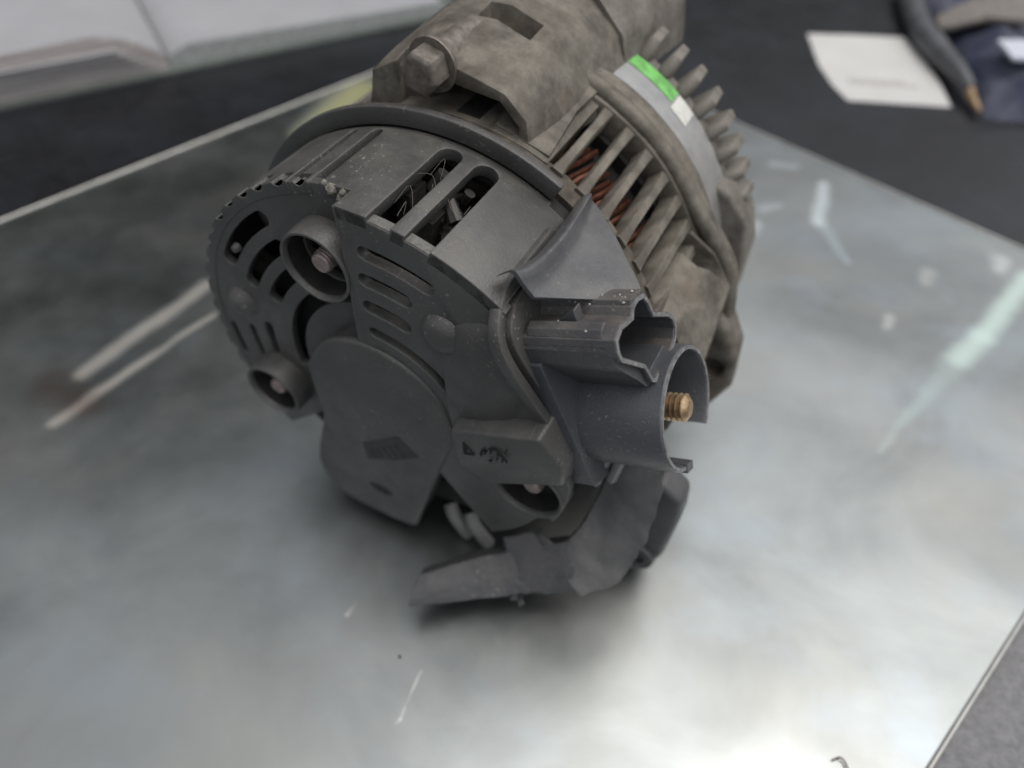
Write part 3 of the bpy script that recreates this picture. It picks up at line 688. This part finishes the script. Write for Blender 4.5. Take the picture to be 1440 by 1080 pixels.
# --- foot plate at the lower rear, guide bars under the connector and torn rubber strap
leg = part('mounting_leg', loft([[(68, 23, -22), (77, 23, -16), (84.5, 23, -21), (85.5, 23, -30), (84.4, 23, -52), (81, 23, -66), (75.5, 23, -71.5), (67, 23, -66), (64, 23, -50)],
                                [(68, 33, -22), (77, 33, -16), (84.5, 33, -21), (85.5, 33, -30), (84.4, 33, -52), (81, 33, -66), (75.5, 33, -71.5), (67, 33, -66), (64, 33, -50)]]), M['rubber']); round_(leg, 2, 3)
sub('hole_rim', lathe((76, 21.8, -58), [(3.2, 2), (3.4, 0), (6.2, 0), (6.8, 2)], (0, 1, 0), 24, False), M['rubber'], leg)
gb = part('guide_bar', box(-1.1, 1.1, -16, 0, -1.2, 1.2), M['rubber_light']); round_(gb, .4)
gb.matrix_local = Matrix.Translation(Vector((67.5, 14.5, HZ + 10)) * S) @ Vector((.12, .25, 1)).to_track_quat('Y', 'Z').to_matrix().to_4x4()
gb2 = obj('guide_bar', gb.data, alt); gb2.matrix_local = Matrix.Translation(Vector((63.8, 13, HZ + 8)) * S) @ Vector((.12, .25, 1)).to_track_quat('Y', 'Z').to_matrix().to_4x4()
def strap(pairs, th, name, mat, seed, lump=.9):
    """ribbon between two edge lines (world-up z in the shaft frame), thick and slightly torn"""
    A = catmull([p[0] for p in pairs], 6); B = catmull([p[1] for p in pairs], 6); rows = []
    for i, (a, b) in enumerate(zip(A, B)):
        j = noise.noise(Vector((i * .8, seed, 0))) * .8; row = []
        for k in range(9):
            t = k / 8; q = a.lerp(b, t * 1.0); q = q + Vector((0, -1, .3)) * (1.3 * math.sin(math.pi * t)); row.append(q + (b - a).normalized() * (j if k == 8 else 0))
        rows.append(row)
    o = part(name, sheetbody(rows, th, (.25, -.75, .6)), mat, 50); fine(o, 1); rough_up(o, lump, 7, seed); rough_up(o, .35, 1.6, seed); return o
st1 = strap([((64, 16, 2), (78, 17, 0)), ((62.5, 17, -16), (79, 15, -16)), ((61, 15, -30), (78.5, 11, -34)), ((58, 9, -40), (75.5, 7, -49)), ((53, 6.5, -46), (66, -.5, -55))], 2.6, 'rubber_strap', M['rubber_mid'], 1)
st2 = strap([((57, 8, -42), (68, 1.5, -55)), ((48, 4.5, -47.5), (58, -3, -56)), ((40, .5, -51), (49.5, -7, -57.5)), ((30, -7.0, -53), (36, -15.5, -59)), ((18.6, -17.4, -55.2), (19.6, -26.6, -59.6))], 5.5, 'rubber_strap', M['rubber'], 4, .35)
chunk = sub('torn_chunk', loft([[(38, 3, -48), (42, -3, -57), (46, -7.5, -58), (47, 0, -50)], [(47, 9, -43), (54, 1.5, -52), (56.5, -3.5, -55.5), (56, 6, -45)]]), M['rubber'], st2)
fine(chunk, 2); rough_up(chunk, 1.0, 4)
crm = []
random.seed(9)
for i in range(14):
    p = Vector((46, -7.6, -59)) + Vector((random.uniform(-4, 4), random.uniform(-1, 2), random.uniform(-2, 1))); crm.append(tube([p, p + Vector((random.uniform(-1.6, 1.6), random.uniform(-1, 0), random.uniform(-2.2, -.2)))], random.uniform(.15, .5), 5))
sub('torn_fringe', join(*crm), M['rubber'], st2)
# light ribs under the bearing cap
rb = []
for x0, z0 in ((12, -60), (20, -60)):
    rb.append(tube(catmull([(x0, 12, z0), (x0 + 2.5, 10, z0 - 2), (x0 + 6, 9, z0 - 5), (x0 + 8.5, 9.5, z0 - 9.5)], 4), 2.4, 8))
part('lower_rib', join(*rb), M['rubber_light'])
part('lower_rib', tube([(36.5, 4, -41), (34.5, 5, -46), (32, 6, -51)], 1.1, 8), simple('polished_rib', (.5, .46, .4), .35, .5))
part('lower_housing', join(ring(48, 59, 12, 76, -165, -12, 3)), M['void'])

# ------------------------------------------------------------------ things on the bench behind
TZ = -3.2  # positions below: image pixels cast onto the bench beforehand, stored as world coordinates
def flat(pts, z0, z1): n = len(pts); return [(x, y, z0) for x, y in pts] + [(x, y, z1) for x, y in pts], [tuple(range(n)), tuple(range(2 * n - 1, n - 1, -1))] + [(i, (i + 1) % n, n + (i + 1) % n, n + i) for i in range(n)]
paper = simple('page_paper', (.30, .305, .32), .75, mm=40, amp=.06)
pedge = Mat('page_edges', (.42, .38, .36), .8); e_ = pedge.noise(1.2, 3, stretch=(.02, .02, 1)); pedge.col(pedge.ramp(e_, (.35, (.22, .19, .18)), (.65, (.56, .53, .51)))); pedge = pedge.m
cov = simple('book_cover', (.10, .115, .105), .5, mm=20, amp=.15)
bk = empty('open_book', (-240, 482, TZ), 0); tag(bk, 'thick open book with white pages lying on the dark bench', 'book')
def bk_obj(name, VF, mat, sm=40):
    return mk(name, ([(v[0] + 240, v[1] - 482, v[2] - TZ) for v in VF[0]], VF[1]), mat, bk, sm)
rd = Vector((.862, .507)); bd = Vector((-.507, .862))          # along the lower page edge, and away from the camera
sp0 = Vector((-238, 476))
def bp(u, v, z): p = sp0 + rd * u + bd * v; return (p.x, p.y, z)
bk_obj('cover', flat([bp(-190, -6, 0)[:2], bp(225, -6, 0)[:2], bp(225, 260, 0)[:2], bp(-190, 260, 0)[:2]], TZ + .1, TZ + 2.2), cov)
def pageblock(us, zf, skew=0):
    secs = []
    for u in us:
        z = zf(u); secs.append([bp(u, skew * (z - TZ), TZ + 2.3), bp(u, 0, z), bp(u, 255, z), bp(u, 255, TZ + 2.3)])
    return loft(secs)
lz = lambda u: 3 + 23 * min(1, max(0, -u) / 34) ** .55 - 3 * max(0, (-u - 60) / 100)
rz = lambda u: 3 + 9 * min(1, max(0, u) / 16) ** .5 - .028 * u
lb = bk_obj('page_block', pageblock([-.5, -2, -5, -9, -14, -20, -28, -38, -55, -80, -110, -150, -180], lz), pedge)
bk_obj('page', loft([[bp(u, 1.5, lz(u) + .2), bp(u, 1.5, lz(u) + .7), bp(u, 254, lz(u) + .7), bp(u, 254, lz(u) + .2)] for u in (-.5, -2, -5, -9, -14, -20, -28, -38, -55, -80, -110, -150, -180)]), paper)
bk_obj('page_block', pageblock([.5, 2, 5, 9, 16, 30, 60, 100, 150, 205], rz), simple('grey_page_edges', (.33, .35, .34), .7, mm=3, amp=.2))
bk_obj('page', loft([[bp(u, .8, rz(u) + .2), bp(u, .8, rz(u) + .7), bp(u, 254, rz(u) + .7), bp(u, 254, rz(u) + .2)] for u in (.5, 2, 5, 9, 16, 30, 60, 100, 150, 203)]), paper)
for k in range(5):                                                # separate sheets fanned out at the left edge
    dz = 3 + 3.6 * k
    bk_obj('page', loft([[bp(u, -1.5 - .5 * k, min(lz(u) - .6, TZ + 3 + dz)), bp(u, -1.5 - .5 * k, min(lz(u) - .2, TZ + 3.4 + dz)), bp(u, 8, min(lz(u) - .2, TZ + 3.4 + dz)), bp(u, 8, min(lz(u) - .6, TZ + 3 + dz))] for u in (-8 - 5 * k, -30, -60, -110, -175)]), paper)

tg = empty('paper_tag', (252, 508, TZ)); tag(tg, 'small white paper tag with a faint grey printed line, on the dark bench top right', 'paper tag')
tp = [(218, 563), (213, 511), (214.5, 480), (219, 459.5), (250, 457), (286, 454), (291, 486), (293, 522), (291, 561), (255, 563)]
V = []; F = []
mk('paper', ([(x - 252, y - 508, z) for x, y, z in flat(tp, .15, .9)[0]], flat(tp, 0, 1)[1]), simple('white_card', (.52, .515, .50), .7, mm=30, amp=.05), tg)
txt = bpy.data.meshes.new('x')
lines = []
for r_, (y, n_) in enumerate(((488, 13), (482.5, 15))):
    x = 227.
    for i in range(n_):
        wdt = 1.6 + (i * 7 % 3) * .6; lines.append(box(x - 252, x - 252 + wdt, y - 508 - i * .22, y - 508 - i * .22 + 3.2, .95, 1.05)); x += wdt + .9
mk('printed_line', join(*lines), simple('grey_print', (.33, .32, .31), .7), tg)

cb = empty('probe_lead', (300, 500, TZ)); tag(cb, 'dark test lead with a brass tip lying across the edge of the white tag', 'cable')
def cbo(name, VF, mat): return mk(name, ([(v[0] - 300, v[1] - 500, v[2] - TZ) for v in VF[0]], VF[1]), mat, cb, 60)
cpath = catmull([(318, 640, 4), (308, 600, 4), (300, 560, 5), (298, 520, 6), (299, 486, 6), (300, 466, 4)], 6)
cbo('sleeve', tube(cpath, 8, 14, [9, 9, 9, 9, 9, 9] + [8.5] * 12 + [8 - i * .33 for i in range(len(cpath) - 18)]), simple('grey_rubber', (.085, .088, .095), .45, mm=12, amp=.3))
cbo('tip', tube([(300, 467, 3.4), (299, 456, 1.8), (298, 442, .6)], 3, 10, [3.4, 2.8, 1.6]), simple('brass', (.42, .30, .18), .4, .7, mm=5))

pc = empty('tool_pouch', (350, 510, TZ)); tag(pc, 'dark blue fabric pouch with a pale label in the top right corner of the bench', 'pouch')
pm = Mat('navy_fabric', (.035, .042, .075), .75); pm.col(pm.mix(pm.ramp(pm.noise(30, 4), (.35, 0), (.65, 1)), (.018, .024, .055), (.075, .08, .11))); pm.bump(pm.noise(14, 3), 6, .6)
V = []; F = []; n = 34
for j in range(n + 1):
    for i in range(n + 1):
        u, v = i / n, j / n; x = 303 + u * 150 + 16 * v; y = 440 + v * 190 - u * 20
        h = 20 * (min(1, 6 * u) * min(1, 6 * (1 - u)) * min(1, 6 * v) * min(1, 6 * (1 - v))) ** .5 + 7 * noise.noise(Vector((x / 28, y / 28, 1))) + 4 * noise.noise(Vector((x / 11, y / 15, 4)))
        V.append((x - 350, y - 510, max(.3, h if 0 < i < n and 0 < j < n else .3)))
for j in range(n):
    for i in range(n): a = j * (n + 1) + i; F.append((a, a + 1, a + n + 2, a + n + 1))
F.append(tuple([i for i in range(n + 1)] + [j * (n + 1) + n for j in range(1, n + 1)] + [n * (n + 1) + i for i in range(n - 1, -1, -1)] + [j * (n + 1) for j in range(n - 1, 0, -1)]))
mk('bag', (V, F), pm.m, pc, 80)
mk('label', loft([[(x - 350, y - 510, z) for x, y, z in q] for q in ([(320, 470, 25), (322, 498, 25), (322, 498, 27), (320, 470, 27)], [(344, 470, 25), (352, 502, 24), (352, 502, 26), (344, 470, 27)])]), simple('pale_label', (.52, .55, .62), .6), pc)
mk('flap', loft([[(x - 350, y - 510, z) for x, y, z in q] for q in ([(300, 534, 16), (306, 556, 16), (306, 556, 19), (300, 534, 19)], [(330, 530, 26), (338, 570, 26), (338, 570, 29), (330, 530, 29)], [(360, 520, 27), (380, 600, 27), (380, 600, 30), (360, 520, 30)])]), simple('grey_webbing', (.17, .155, .14), .8, mm=6, amp=.3), pc)

tw = mk('twig', tube(catmull([(96.5, 55.6, .6), (98.6, 56.2, 1.0), (99.8, 55.0, .8), (100.2, 53.4, .6), (101.8, 51.4, .5)], 4), .28, 6), simple('brown_fibre', (.10, .06, .05), .8)); tag(tw, 'tiny curled brown fibre on the sheet at the bottom edge of the picture', 'fibre')
tw2 = mk('grit', lathe((-33.2, 82.2, .1), [(.2, 0), (.5, .1), (.4, .4), (.1, .5)], (0, 0, 1), 7), simple('dark_grit', (.03, .03, .03), .8)); tag(tw2, 'dark grain of grit on the sheet below the torn rubber strap', 'grit')

# ------------------------------------------------------------------ unseen wall added to give the sheet its dark reflection
bw = simple('dark_backdrop', (.065, .067, .052), .8, mm=300, amp=.3)
tag(mk('backdrop_wall', join(box(-5200, -520, 3000, 3200, -900, 4900), box(-520, 2600, 3000, 3200, -900, 1350)), bw), kind='structure')
